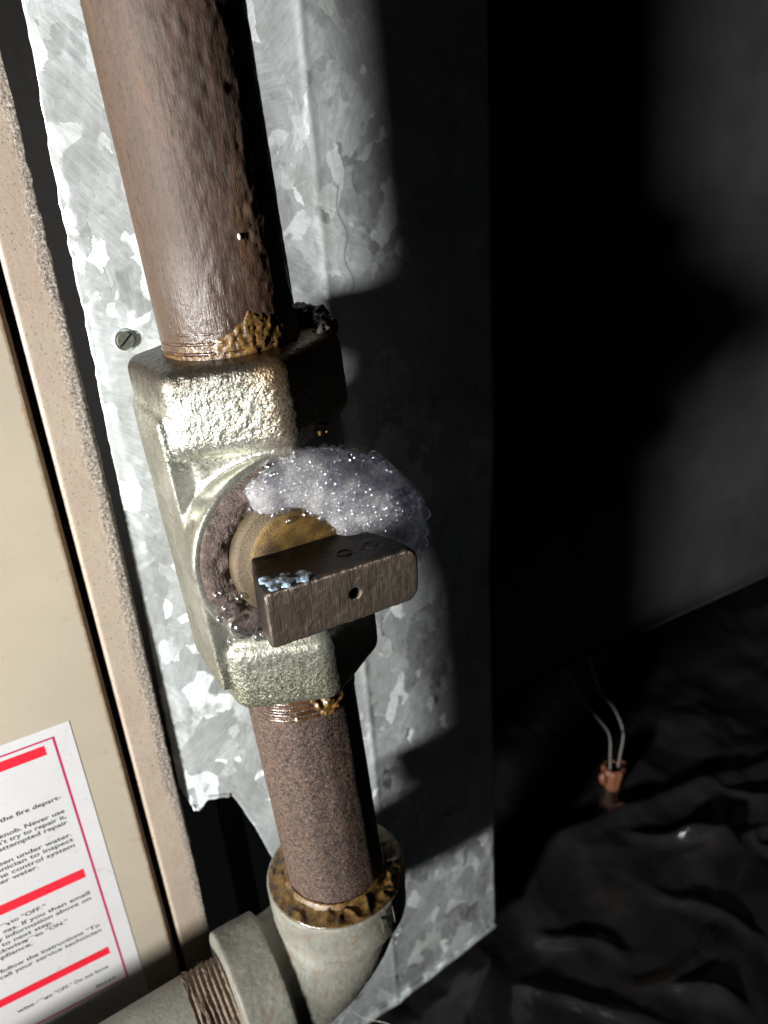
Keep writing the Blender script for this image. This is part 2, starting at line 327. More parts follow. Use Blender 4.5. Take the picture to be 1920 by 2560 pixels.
M = dict(galv=mat_galvanized(), far=mat_simple('dull_duct_steel', (0.050, 0.052, 0.056), 0.6, 0.3, 0.02, 0.35, 0.15), pipe=mat_rust_pipe('rusted_black_iron', 0.0),
         nipple=mat_nipple(), valve=mat_valve(), elbow=mat_elbow(), hpipe=mat_elbow('weathered_pipe_zinc', 0.5),
         dope=mat_dope('yellow_pipe_sealant'), dope2=mat_dope('brown_pipe_sealant', (0.030, 0.017, 0.007), (0.20, 0.115, 0.032), 0.14, 0.35),
         thread=mat_dope('wet_rusty_thread', (0.024, 0.012, 0.007), (0.115, 0.052, 0.019), 0.12, 0.6),
         door=mat_paint('tan_enamel', (0.385, 0.338, 0.265), 0.25, 0.38, -1.0), strip=mat_worn_paint(),
         handle=mat_handle(), brass=mat_brass(), grime=mat_grime(), bubble=mat_bubble(), clear=mat_bubble('clear_soap_film', 0.20, 0.75), foam=mat_foam(), plastic=mat_plastic(),
         paper=mat_paint('white_label_paper', (0.54, 0.54, 0.55), 0.22, 0.42),
         red=mat_simple('red_print', (0.62, 0.016, 0.035), 0.45, 0, 0.3, 0.06, 0.02),
         crimson=mat_simple('crimson_print', (0.38, 0.020, 0.085), 0.45, 0, 0.3, 0.06, 0.02),
         ink=mat_simple('black_print', (0.022, 0.020, 0.024), 0.5, 0, 0.5, 0.2, 0.02),
         greyink=mat_simple('faded_grey_print', (0.30, 0.29, 0.28), 0.5, 0, 0.5, 0.2, 0.02),
         residue=mat_simple('pale_blue_paste', (0.30, 0.40, 0.50), 0.12, 0, 0.8, 0.45, 0.9, Coat_Weight=0.6),
         crust=mat_simple('black_sealant_crust', (0.030, 0.024, 0.020), 0.55, 0, 0.8, 0.5, 0.9),
         dirt=mat_simple('fibrous_brown_dirt', (0.125, 0.092, 0.062), 0.8, 0, 1.4, 0.5, 0.9),
         screw=mat_simple('zinc_screw', (0.26, 0.26, 0.23), 0.38, 0.8, 1.0, 0.3, 0.4),
         void=mat_simple('shade_black', (0.015, 0.014, 0.013), 0.7, 0, 0.2, 0.3, 0.2),  # near-black colour for the shade in the void, cabinet gap and screw slot
         inner=mat_simple('dark_inner_steel', (0.05, 0.05, 0.05), 0.5, 0.5, 0.2, 0.3, 0.2),
         nut=mat_simple('orange_connector_plastic', (0.19, 0.075, 0.042), 0.45, 0, 0.8, 0.15, 0.3),
         wire=mat_simple('white_wire_insulation', (0.20, 0.195, 0.19), 0.45, 0, 0.6, 0.15, 0.1),
         web=mat_simple('dusty_cobweb', (0.45, 0.42, 0.38), 0.8, 0, 1.0, 0.2, 0.1),
         speck=mat_simple('pale_crumb', (0.62, 0.56, 0.42), 0.6, 0, 1.0, 0.2, 0.3),
         hair=mat_simple('dark_hair', (0.10, 0.085, 0.07), 0.5, 0, 1.0, 0.2, 0.1))

# ------------------------------------------------------------------ object helpers
def link(name, mesh, mat, parent=None, smooth=True, loc=None):
    o = bpy.data.objects.new(name, mesh); COL.objects.link(o)
    if mat is not None: mesh.materials.clear(); mesh.materials.append(mat)
    if smooth: mesh.polygons.foreach_set('use_smooth', [True] * len(mesh.polygons))
    if parent is not None: o.parent = parent
    if loc is not None: o.location = loc
    return o
def mesh_from(V, Fs, name='mesh'):
    me = bpy.data.meshes.new(name); me.from_pydata((np.asarray(V, float) * MM).tolist(), [], Fs); me.update(); return me
def from_bm(bm, name='mesh', scale=True):
    if scale: bmesh.ops.scale(bm, vec=(MM, MM, MM), verts=bm.verts)
    me = bpy.data.meshes.new(name); bm.to_mesh(me); bm.free(); return me
def empty(name, loc_mm=(0, 0, 0), rot=None, label=None, cat=None, group=None):
    o = bpy.data.objects.new(name, None); COL.objects.link(o); o.empty_display_size = 0.01
    o.location = (np.asarray(loc_mm, float) * MM).tolist()
    if rot is not None: o.rotation_euler = rot.to_euler()
    tag(o, label, cat, group); return o
def tag(o, label=None, cat=None, group=None, kind=None):
    if label: o['label'] = label
    if cat: o['category'] = cat
    if group: o['group'] = group
    if kind: o['kind'] = kind
    return o
def grid_faces(nu, nv, wrap_u=False, flip=False):
    Fs = []
    for j in range(nv - 1):
        for i in range(nu if wrap_u else nu - 1):
            a = j * nu + i; b = j * nu + (i + 1) % nu; c = b + nu; d = a + nu
            Fs.append((a, d, c, b) if flip else (a, b, c, d))
    return Fs
def revolve(profile, nu=128, disp=None, caps=False):
    """profile: list of (r, z) in mm; disp(P, ang) -> radial offset"""
    pr = np.asarray(profile, float); ang = np.arange(nu) * 2 * np.pi / nu
    A, Rr = np.meshgrid(ang, pr[:, 0]); _, Zz = np.meshgrid(ang, pr[:, 1])
    A = A.ravel(); Rr = Rr.ravel(); Zz = Zz.ravel()
    P = np.stack([Rr * np.cos(A), Rr * np.sin(A), Zz], 1)
    if disp is not None:
        Rr = Rr + disp(P, A); P = np.stack([Rr * np.cos(A), Rr * np.sin(A), Zz], 1)
    Fs = grid_faces(nu, len(pr), True)
    if caps:
        Fs.append(tuple(range(nu - 1, -1, -1))); Fs.append(tuple(range((len(pr) - 1) * nu, len(pr) * nu)))
    return P, Fs
def tube(path, r, n=8):
    path = np.asarray(path, float); V = []; up = np.array([0.123, 0.3, 0.95])
    rr = np.full(len(path), r) if np.isscalar(r) else np.asarray(r)
    for i, p in enumerate(path):
        t = path[min(i + 1, len(path) - 1)] - path[max(i - 1, 0)]; t = t / np.linalg.norm(t)
        a = np.cross(t, up); a /= np.linalg.norm(a); b = np.cross(t, a)
        for k in range(n):
            q = 2 * np.pi * k / n; V.append(p + rr[i] * (a * np.cos(q) + b * np.sin(q)))
    Fs = grid_faces(n, len(path), True); Fs.append(tuple(range(n))); Fs.append(tuple(range((len(path) - 1) * n, len(path) * n)))
    return V, Fs
def bezier(p, n=24):
    p = [np.asarray(q, float) for q in p]; out = []
    t = np.linspace(0, 1, n)
    for s in t:                                       # Catmull-Rom through the points
        x = s * (len(p) - 1); i = min(int(x), len(p) - 2); f = x - i
        a, b, c, d = p[max(i - 1, 0)], p[i], p[i + 1], p[min(i + 2, len(p) - 1)]
        out.append(0.5 * ((2 * b) + (c - a) * f + (2 * a - 5 * b + 4 * c - d) * f * f + (3 * b - a - 3 * c + d) * f ** 3))
    return out
def bm_box(bm, x0, x1, y0, y1, z0, z1):
    r = bmesh.ops.create_cube(bm, size=1.0)
    bmesh.ops.scale(bm, vec=(x1 - x0, y1 - y0, z1 - z0), verts=r['verts'])
    bmesh.ops.translate(bm, vec=((x0 + x1) / 2, (y0 + y1) / 2, (z0 + z1) / 2), verts=r['verts']); return r['verts']
def bm_cone(bm, r0, r1, h, mat4, seg=64):
    return bmesh.ops.create_cone(bm, cap_ends=True, segments=seg, radius1=r0, radius2=r1, depth=h, matrix=mat4)['verts']
def bm_sphere(bm, c, r, sub=3, sc=(1, 1, 1)):
    m = Matrix.Translation(c) @ Matrix.Diagonal((r * sc[0], r * sc[1], r * sc[2], 1))
    return bmesh.ops.create_icosphere(bm, subdivisions=sub, radius=1.0, matrix=m)['verts']
def remesh(bm, voxel, smooth_it=6, factor=0.5):
    """join the lumps in bm into one continuous skin with cast-looking fillets"""
    me = from_bm(bm); o = bpy.data.objects.new('tmp', me); COL.objects.link(o)
    m = o.modifiers.new('r', 'REMESH'); m.mode = 'VOXEL'; m.voxel_size = voxel * MM
    if smooth_it:
        s = o.modifiers.new('s', 'SMOOTH'); s.factor = factor; s.iterations = smooth_it
    dg = bpy.context.evaluated_depsgraph_get(); dg.update()
    out = bpy.data.meshes.new_from_object(o.evaluated_get(dg)); bpy.data.objects.remove(o); bpy.data.meshes.remove(me)
    return out
def displace(me, fn):
    """move vertices along normals by fn(P_mm, N) in mm"""
    n = len(me.vertices); co = np.empty(n * 3); me.vertices.foreach_get('co', co); co = co.reshape(-1, 3)
    nm = np.empty(n * 3); me.vertex_normals.foreach_get('vector', nm); nm = nm.reshape(-1, 3)
    co = co + nm * (fn(co / MM, nm)[:, None] * MM)
    me.vertices.foreach_set('co', co.ravel()); me.update()

# the run of pipe leans a little to the left; its frame has z along the run
AX = Vector((-10.06, -0.9, 206.9)).normalized()
R_PIPE = Vector((0, 0, 1)).rotation_difference(AX).to_matrix()
def on_axis(z): return np.array(AX) * z

# ================================================================== SETTING
def ground_sheet():
    # crumpled black plastic lying under the duct, and the dark floor beyond it
    nx, ny = 300, 240; xs = np.concatenate([np.linspace(20, 300, 230), np.linspace(302, 560, 70)]); ys = np.concatenate([np.linspace(-170, 110, 180), np.linspace(113, 330, 60)])
    Xg, Yg = np.meshgrid(xs, ys); P = np.stack([Xg.ravel(), Yg.ravel(), np.zeros(nx * ny)], 1)
    z = -147 + 6 * fbm(P, 0.012, 2, 5)
    rg = np.random.default_rng(3)
    Q = P + 16 * np.stack([fbm(P, 0.022, 3, 61), fbm(P, 0.022, 3, 62), 0 * z], 1)
    for k in range(12):                                   # sharp creases of crumpled film
        a = rg.uniform(0, math.pi); lam = rg.uniform(18, 110); ph = rg.uniform(0, 1)
        u = (Q[:, 0] * math.cos(a) + Q[:, 1] * math.sin(a)) / lam + ph
        tri = np.abs((u % 1.0) * 2 - 1); amp = lam * 0.04 * np.clip(0.5 + fbm(P, 0.014, 2, 70 + k), 0, 1)
        z += amp * tri
    for cx, cy, ang, L, sg, h in ((207, 32, -62, 13, 2.6, 4.6), (222, 22, -18, 26, 3.0, 2.6), (196, 46, -48, 20, 2.2, 2.6), (143, -18, -64, 12, 2.8, 5.0), (152, -6, -12, 22, 3.0, 2.6), (104, 0, -50, 26, 2.4, 2.4),
                                 (120, 26, -35, 22, 2.4, 2.2), (176, 2, -72, 24, 2.6, 2.6), (235, -4, -58, 20, 2.6, 3.0), (255, 30, -50, 26, 2.6, 2.8)):   # standing folds
        q = math.radians(ang); u = (Q[:, 0] - cx) * math.cos(q) + (Q[:, 1] - cy) * math.sin(q); w = -(Q[:, 0] - cx) * math.sin(q) + (Q[:, 1] - cy) * math.cos(q)
        z += 1.6 * h * np.exp(-np.abs(w / (1.25 * sg)) ** 1.6) * np.exp(-(u / L) ** 4) 
    line = (P[:, 1] - 81) + (P[:, 0] - 123) * 0.21 + 4 * fbm(P, 0.02, 2, 90)
    z += 3.5 * np.exp(-((line + 5) / 5) ** 2) - 5.0 * sstep(-1, 3, line)
    P[:, 2] = z
    o = link('floor', mesh_from(P, grid_faces(nx, ny)), M['plastic']); tag(o, 'crumpled black plastic film on the floor below the duct', kind='structure')
    return o
ground_sheet()

def back_void():
    bm = bmesh.new(); bm_box(bm, -420, 560, 330, 334, -240, 520)  # near-black sheet in place of the deep shade behind the gaps
    tag(link('back_wall', from_bm(bm), M['void'], smooth=False), 'near-black sheet painted as the shade behind the furnace', kind='structure')
back_void()

# ------------------------------------------------------------------ far duct
def far_duct():
    t = empty('duct_panel', (330, 80, -42.8), label='dull grey duct panel far back in the shadow at right', cat='duct')
    nx, nz = 60, 60; xs = np.linspace(118, 560, nx) - 330; zs = np.linspace(0, 480, nz)
    Xg, Zg = np.meshgrid(xs, zs); P = np.stack([Xg.ravel(), 0 * Xg.ravel(), Zg.ravel()], 1)
    P[:, 1] = 0.9 * fbm(P, 0.02, 2, 3)
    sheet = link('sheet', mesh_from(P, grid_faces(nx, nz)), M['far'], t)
    m = sheet.modifiers.new('s', 'SOLIDIFY'); m.thickness = 0.0009; m.offset = -1
    bm = bmesh.new(); bm_box(bm, -212, 230, -1.2, 9, -1.6, -0.2); bmesh.ops.bevel(bm, geom=bm.edges[:], offset=0.3, segments=2, profile=0.5, affect='EDGES')
    link('bottom_flange', from_bm(bm), M['far'], t, False)
far_duct()

# ------------------------------------------------------------------ galvanized sheet behind the pipe
def sheet_left(z):  return np.interp(z, [-140, 18, 30, 86, 144, 182, 214, 320], [-31, -31.2, -30.9, -29.5, -27.9, -27.5, -26.0, -24.5])
def sheet_bottom(x): return np.interp(x, [-31.5, -28.3, -26, -23.8, -20, -16.5, -14.5, -11, -8.6, -4, 0, 2], [18, 6.6, 6.2, 8.2, 7.0, 6.0, 0.5, -11.5, -22, -42, -70, -132])
CREASE = 33.2
def sheet_y(x, z):
    x = np.asarray(x, float)
    y = 0.32 * fbm(np.stack([x, 0 * x, np.asarray(z, float)], 1), 0.03, 2, 11)
    y = y + np.clip(-25.5 - x, 0, 9) * 0.10                       # turned-back left hem
    y = y - 0.055 * np.clip(x + 27, 0, 30) * (1 - sstep(3, 30, x))     # the left field leans a little
    y = y + np.clip(x - CREASE, 0, 99) * (0.055 + 0.06 * sstep(225, 175, z))                    # the sheet breaks back at the crease
    y = y - 0.22 * np.exp(-((x - CREASE) / 1.3) ** 2)            # raised ridge on the crease
    return y
def galvanized():
    t = empty('galvanized_sheet', (0, 38, -132), label='spangled galvanized duct sheet with torn lower corner behind the valve', cat='sheet metal')
    xs = np.concatenate([np.linspace(-31, -25, 14), np.linspace(-24.6, 2, 44), np.linspace(2.6, 30.6, 30), np.linspace(31, 36, 14), np.linspace(37, 88.5, 40)])
    nv = 190; V = []
    u0, u1 = xs[0], xs[-1]
    for j in range(nv):
        f = j / (nv - 1)
        for i, x in enumerate(xs):
            zb = sheet_bottom(x) if x < 2 else -132.0
            zb += (0.5 * random.uniform(-1, 1) if (j == 0 and x < 2) else 0)
            z = zb + (320 - zb) * f
            xl = float(sheet_left(z)); k = max(0.0, min(1.0, (2 - x) / (2 - u0)))
            xx = x + (xl - u0) * k
            if i == 0: xx += random.uniform(-0.22, 0.22)
            V.append((xx, 0, z + 132))
    V = np.array(V); V[:, 1] = sheet_y(V[:, 0], V[:, 2])
    o = link('sheet', mesh_from(V, grid_faces(len(xs), nv)), M['galv'], t)
    m = o.modifiers.new('s', 'SOLIDIFY'); m.thickness = 0.0009; m.offset = -1
    # rolled bottom hem
    bm = bmesh.new(); y1 = float(sheet_y([88], [0])[0]); y0 = float(sheet_y([34], [0])[0])
    prof = [(math.cos(a) * 1.3, math.sin(a) * 1.3) for a in np.linspace(0, 2 * math.pi, 13)[:-1]]
    V = []; xsq = np.linspace(3, 88.3, 40)
    for x in xsq:
        yc = float(sheet_y([x], [0.0])[0]) - 0.5
        for (a, b) in prof: V.append((x, yc + a * 0.8, b - 0.3 + 0.25 * math.sin(x * 0.35)))
    bm.free()
    link('bottom_hem', mesh_from(V, grid_faces(12, len(xsq), True) + [tuple(range(12)), tuple(range(len(V) - 12, len(V)))]), M['galv'], t)
    # folded lip hanging at the tear
    P = [(-28.6, 6.8), (-26.5, 6.4), (-24, 8.3), (-20.5, 7.3), (-17, 6.2)]
    V = []
    pts = bezier([(a, -0.5, b) for a, b in P], 26)
    for i, p in enumerate(pts):
        j1, j2 = random.uniform(-.25, .25), random.uniform(-.3, .3)
        V += [(p[0], 0.2, p[2] + 132 + 1.4), (p[0], -0.7, p[2] + 132 + 0.7 + j1), (p[0], -0.9, p[2] + 132 - 0.3 + j2), (p[0], 0.1, p[2] + 132 - 0.9 + j2)]
    lip = link('torn_lip', mesh_from(V, grid_faces(4, 26)), M['galv'], t); lip['label'] = 'bent ragged lip at the torn corner'
    s = lip.modifiers.new('s', 'SOLIDIFY'); s.thickness = 0.0005
    # slotted screw
    sc = empty('screw', (-20.2, -0.75, 146.7 + 132)); sc.parent = t
    del_rot = math.radians(-42)
    bm = bmesh.new()
    for sgn in (1, -1):
        prof = []; R, hw = 2.05, 0.28
        a0 = math.asin(hw / R); ring = [(R * math.cos(a), R * math.sin(a)) for a in np.linspace(a0, math.pi - a0, 18)]
        low = [bm.verts.new((x, 0.2, sgn * z)) for x, z in ring]; top = [bm.verts.new((x * 0.93, -0.75, sgn * (hw + (z - hw) * 0.93))) for x, z in ring]
        n = len(ring)
        for i in range(n):
            k = (i + 1) % n; bm.faces.new((low[i], low[k], top[k], top[i]))
        bm.faces.new(top); bm.faces.new(low[::-1])
    bmesh.ops.recalc_face_normals(bm, faces=bm.faces)
    bmesh.ops.rotate(bm, cent=(0, 0, 0), matrix=Matrix.Rotation(del_rot, 3, 'Y'), verts=bm.verts)
    link('screw_head', from_bm(bm), M['screw'], sc, False)
    bm = bmesh.new(); bm_cone(bm, 1.95, 1.95, 0.5, Matrix.Rotation(math.pi / 2, 4, 'X'), 32)
    link('slot_floor', from_bm(bm), M['void'], sc, False)
    V, Fs = tube([(2.45 * math.cos(a), 0.35, 2.45 * math.sin(a)) for a in np.linspace(0, 2 * math.pi, 40)], 0.28, 6)
    link('pressed_rim', mesh_from(V, Fs), M['galv'], sc)
galvanized()

# plate standing inside the furnace, glimpsed through the tear
def inner():
    bm = bmesh.new(); bm_box(bm, -17, -9, 62, 64, -220, 300); bmesh.ops.bevel(bm, geom=bm.edges[:], offset=0.6, segments=2, profile=0.5, affect='EDGES')
    tag(link('inner_rail', from_bm(bm), M['inner'], smooth=False), 'dim upright rail inside the furnace seen through the torn opening', 'rail')
inner()

# ------------------------------------------------------------------ furnace cabinet: corner post and door
def corner_post():
    t = empty('cabinet_post', (-42, 36.5, -220), label='tan painted cabinet edge strip with flaking paint beside the galvanized sheet', cat='cabinet frame')
    zs = np.arange(-220, 330, 0.55); us = np.concatenate([[0, 0.25, 0.55, 0.9], np.linspace(1.3, 6, 12), np.linspace(6.3, 10.6, 20)])
    V = []
    for z in zs:
        w = float(np.interp(z, [-220, -66, 7, 32, 104, 130, 166, 206, 330], [9.0, 9.0, 10.2, 10.0, 10.6, 10.5, 10.0, 9.6, 9.0])) / 10.6
        for u in us: V.append((u * w, 0, z + 220))
    V = np.array(V); u = V[:, 0]; nu = len(us)
    f = fbm(V, 0.35, 2, 21); band = sstep(6.6, 8.6, u + 2.2 * f) * sstep(-2, 25, V[:, 2] - 220 + 25 * fbm(V * [0, 0, 1], 0.05, 2, 3))
    fl = fbm(V, 1.3, 3, 4)
    V[:, 1] = 0.5 * (1 - sstep(0, 0.9, u)) - band * (0.13 * np.clip(fl + 0.15, -0.4, 1) + 0.07 * fbm(V, 3.1, 2, 44)) + 0.04 * fbm(V, 0.5, 2, 8)
    edge = sstep(9.3, 10.6, u)
    V[:, 1] += 0.6 * edge ** 2
    V[nu - 1::nu, 0] += 0.30 * fbm(V[nu - 1::nu], 0.35, 4, 6)
    face = link('painted_face', mesh_from(V, grid_faces(nu, len(zs))), M['strip'], t)
    bm = bmesh.new()
    bm_box(bm, 0.02, 0.9, 0.55, 30, 0, 550); bm_box(bm, 8.2, 9.0, 1.3, 30, 0, 550)
    link('return_flange', from_bm(bm), M['void'], t, False)  # flange coloured near-black so the gap's shade is painted on
corner_post()

TEXT_SCALE_X = 1.14
def text_mesh(body, size, bold=0.018):
    cu = bpy.data.curves.new('t', 'FONT'); cu.body = body; cu.size = size * MM; cu.offset = bold * size * MM; cu.resolution_u = 3
    o = bpy.data.objects.new('t', cu); COL.objects.link(o)
    dg = bpy.context.evaluated_depsgraph_get(); dg.update()
    me = bpy.data.meshes.new_from_object(o.evaluated_get(dg)); bpy.data.objects.remove(o); bpy.data.curves.remove(cu)
    return me
def furnace_door():
    t = empty('furnace_door', (-43.7, 35.4, -220), label='tan enamelled furnace door with rust along its edge and a white notice', cat='furnace door')
    bm = bmesh.new(); bm_box(bm, -170, 0, 0, 16, 0, 550)
    es = [e for e in bm.edges if abs(e.verts[0].co.x - e.verts[1].co.x) < 1e-4 and abs(e.verts[0].co.y - e.verts[1].co.y) < 1e-4]
    bmesh.ops.bevel(bm, geom=es, offset=1.6, segments=5, profile=0.5, affect='EDGES')
    link('door_panel', from_bm(bm), M['door'], t, False)
    # notice; coordinates below are world millimetres on the door's face, shifted to the notice's own corner
    X0, Z0 = -54.4, 53.8
    lab = empty('warning_label', (X0 + 43.7, -0.02, Z0 + 220)); lab.parent = t
    lab['label'] = 'white notice with red bars and black print on the tan door'
    bm = bmesh.new(); bm_box(bm, -96, 0, -0.10, 0.0, -125, 0)
    link('paper', from_bm(bm), M['paper'], lab, False)
    def rect(name, x0, x1, z0, z1, mat, y=-0.13):
        bm = bmesh.new(); bm_box(bm, x0 - X0, x1 - X0, y, y + 0.025, z0 - Z0, z1 - Z0)
        return link(name, from_bm(bm), mat, lab, False)
    rect('border_line', -59.35, -58.75, -42.9, 50.9, M['crimson']); rect('border_line', -148, -59.37, 50.35, 50.9, M['crimson']); rect('border_line', -148, -59.37, -42.9, -42.35, M['crimson'])
    rect('red_bar', -148, -61.6, 46.2, 49.2, M['red']); rect('red_bar', -148, -61.6, 2.0, 5.3, M['red']); rect('red_bar', -148, -61.6, -29.8, -26.9, M['red'])
    rect('grey_line', -57.25, -57.0, -70, -46.8, M['greyink'])
    def line(body, xr, zb, width=None, size=1.95, mat='ink'):
        me = text_mesh(body, size)
        n = len(me.vertices); co = np.empty(n * 3); me.vertices.foreach_get('co', co); co = co.reshape(-1, 3) / MM
        w = co[:, 0].max() - co[:, 0].min(); sx = (width / w) if width else TEXT_SCALE_X
        out = np.stack([(co[:, 0] - co[:, 0].max()) * sx + xr - X0, np.full(n, -0.125), co[:, 1] + zb - Z0], 1)
        me.vertices.foreach_set('co', (out * MM).ravel()); me.update()
        return link('text_line', me, M[mat], lab, False)
    line('by the fire depart-', -61.5, 31.2, 18.0)
    line('gas control knob. Never use', -61.7, 26.4, 28.0); line('hand, don\u2019t try to repair it,', -61.7, 24.4, 25.6); line('or attempted repair', -61.8, 22.4, 20.6)
    line('has been under water.', -61.7, 17.9, 24.5); line('technician to inspect', -61.7, 16.0, 23.4); line('of the control system', -61.8, 13.9, 23.6); line('under water.', -71.8, 12.0, 13.4)
    line('to \u201cOFF.\u201d', -73.2, -2.2, 9.2); line('any gas. If you then smell', -61.9, -4.6, 27.6); line('safety information above on', -62.0, -6.7, 29.6)
    line('to next step.', -73.0, -8.8, 13.4); line('clockwise', -80.6, -10.9, 10.6); line('to \u201cON.\u201d', -69.4, -10.9, 8.6); line('appliance.', -79.4, -13.0, 10.8)
    line('follow the instructions \u201cTo', -62.0, -17.8, 27.0); line('call your service technician', -62.0, -19.9, 27.6)
    line('wise', -84.2, -35.0, 4.6); line('to \u201cOFF.\u201d Do not force', -63.2, -35.0, 17.6); line('B6563', -62.3, -40.6, 5.6, 1.5)
    line('any and of', -62.5, -51.4, 15.5, 1.6, 'greyink')
    def arrow(xc, zc, flip=1):
        V = []; n = 14
        for i in range(n):
            a = math.pi * (0.10 + 0.80 * i / (n - 1)); V += [(xc + 1.45 * math.cos(a) - X0, -0.125, zc + 1.15 * math.sin(a) - Z0), (xc + 1.25 * math.cos(a) - X0, -0.125, zc + 0.97 * math.sin(a) - Z0)]
        Fs = [(2 * i, 2 * i + 1, 2 * i + 3, 2 * i + 2) for i in range(n - 1)]
        e = xc + flip * 1.35; k = len(V)
        V += [(e - 0.55 - X0, -0.125, zc + 0.55 - Z0), (e + 0.45 - X0, -0.125, zc + 0.75 - Z0), (e + 0.15 - X0, -0.125, zc - 0.35 - Z0)]; Fs.append((k, k + 1, k + 2))
        link('arrow_mark', mesh_from(V, Fs), M['ink'], lab, False)
    arrow(-84.4, -2.3, 1); arrow(-79.2, -10.9, -1); arrow(-82.4, -35.0, 1)
furnace_door()

# ================================================================== PIPE RUN
def upper_pipe():
    z0 = 149
    t = empty('upper_gas_pipe', on_axis(z0), R_PIPE, 'thick rusty brown gas pipe rising from the top of the valve', 'pipe')
    zs = np.arange(-6, 120, 0.5); nu = 210
    def dsp(P, A):
        d = 0.10 * fbm(P * [1, 1, 0.35], 0.25, 3, 2)
        # flaking scale on the right of the front
        k = sstep(-1.15, -0.45, -np.abs(A - math.radians(286)))  # angle measured from +x; front is 270 deg
        fl = fbm(P * [1, 1, 0.6], 0.8, 4, 12)
        d = d + k * (0.34 * np.clip(fl, -0.4, 0.6)) + 0.04 * fbm(P, 1.6, 2, 40)
        return d
    P, Fs = revolve([(13.35, z) for z in zs], nu, dsp)
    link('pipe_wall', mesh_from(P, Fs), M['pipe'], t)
    # last turns of thread above the collar
    prof = [(13.1 + 0.28 * math.cos(2 * math.pi * z / 1.8) - 0.02 * z, z) for z in np.arange(-1, 8.5, 0.15)]
    P, Fs = revolve([(r + 0.35 * (1 - z / 8.5), z) for r, z in prof], 160, lambda P, A: 0.10 * fbm(P, 0.8, 3, 5))
    link('thread', mesh_from(P, Fs), M['thread'], t)
    # yellow sealant squeezed out, thicker towards the right
    zz = np.linspace(-0.6, 9.5, 60)
    def dp(P, A):
        k = sstep(math.radians(205), math.radians(265), A) * sstep(math.radians(372), math.radians(330), A)
        ragged = 3.2 + 4.0 * k + 2.6 * fbm(np.stack([np.cos(A) * 13, np.sin(A) * 13, 0 * A], 1), 0.55, 4, 8)
        up = sstep(ragged + 1.0, ragged - 1.0, P[:, 2])
        lump = 0.13 + 0.24 * k + (0.16 + 0.34 * k) * fbm(P * [1, 1, 0.4], 1.9, 4, 3)
        return up * np.clip(lump, 0, 3) - 0.45 * (1 - up)
    P, Fs = revolve([(13.25, z) for z in zz], 240, dp)
    link('thread_sealant', mesh_from(P, Fs), M['dope'], t)
    # hard ragged crust of old sealant standing on the right of the collar
    bm = bmesh.new()
    for a, r, s in ((20, 18.4, 3.6), (4, 19.2, 3.4), (-12, 19.0, 2.8), (-26, 18.0, 2.2), (36, 17, 4.4), (52, 16, 4.0), (26, 15.4, 5.0), (8, 16, 4.2)):
        q = math.radians(a); bm_sphere(bm, (r * math.cos(q), r * math.sin(q), 0.7), s, 3, (1, 1, 0.95))
    me = remesh(bm, 0.35, 3); displace(me, lambda P, N: 1.7 * fbm(P, 0.6, 4, 77))
    link('old_sealant_crust', me, M['crust'], t)
    bm = bmesh.new(); a = math.radians(273); bm_sphere(bm, (13.6 * math.cos(a), 13.6 * math.sin(a), 21), 0.45, 2, (0.8, 0.6, 1.3))
    link('pale_crumb', from_bm(bm), M['speck'], t)
upper_pipe()

def hexprism(bm, R, z0, z1, az=-27, scale_top=1.0):
    vs = []
    for z, k in ((z0, 1.0), (z1, scale_top)):
        for i in range(6):
            a = math.radians(az + 30 + 60 * i); vs.append(bm.verts.new((R * k * math.sin(a), -R * k * math.cos(a), z)))
    bm.faces.new(vs[:6][::-1]); bm.faces.new(vs[6:])
    for i in range(6):
        k = (i + 1) % 6; bm.faces.new((vs[i], vs[k], vs[6 + k], vs[6 + i]))
    bmesh.ops.recalc_face_normals(bm, faces=bm.faces)
    es = list({e for v in vs for e in v.link_edges})
    bmesh.ops.bevel(bm, geom=es, offset=2.6, segments=4, profile=0.5, affect='EDGES')

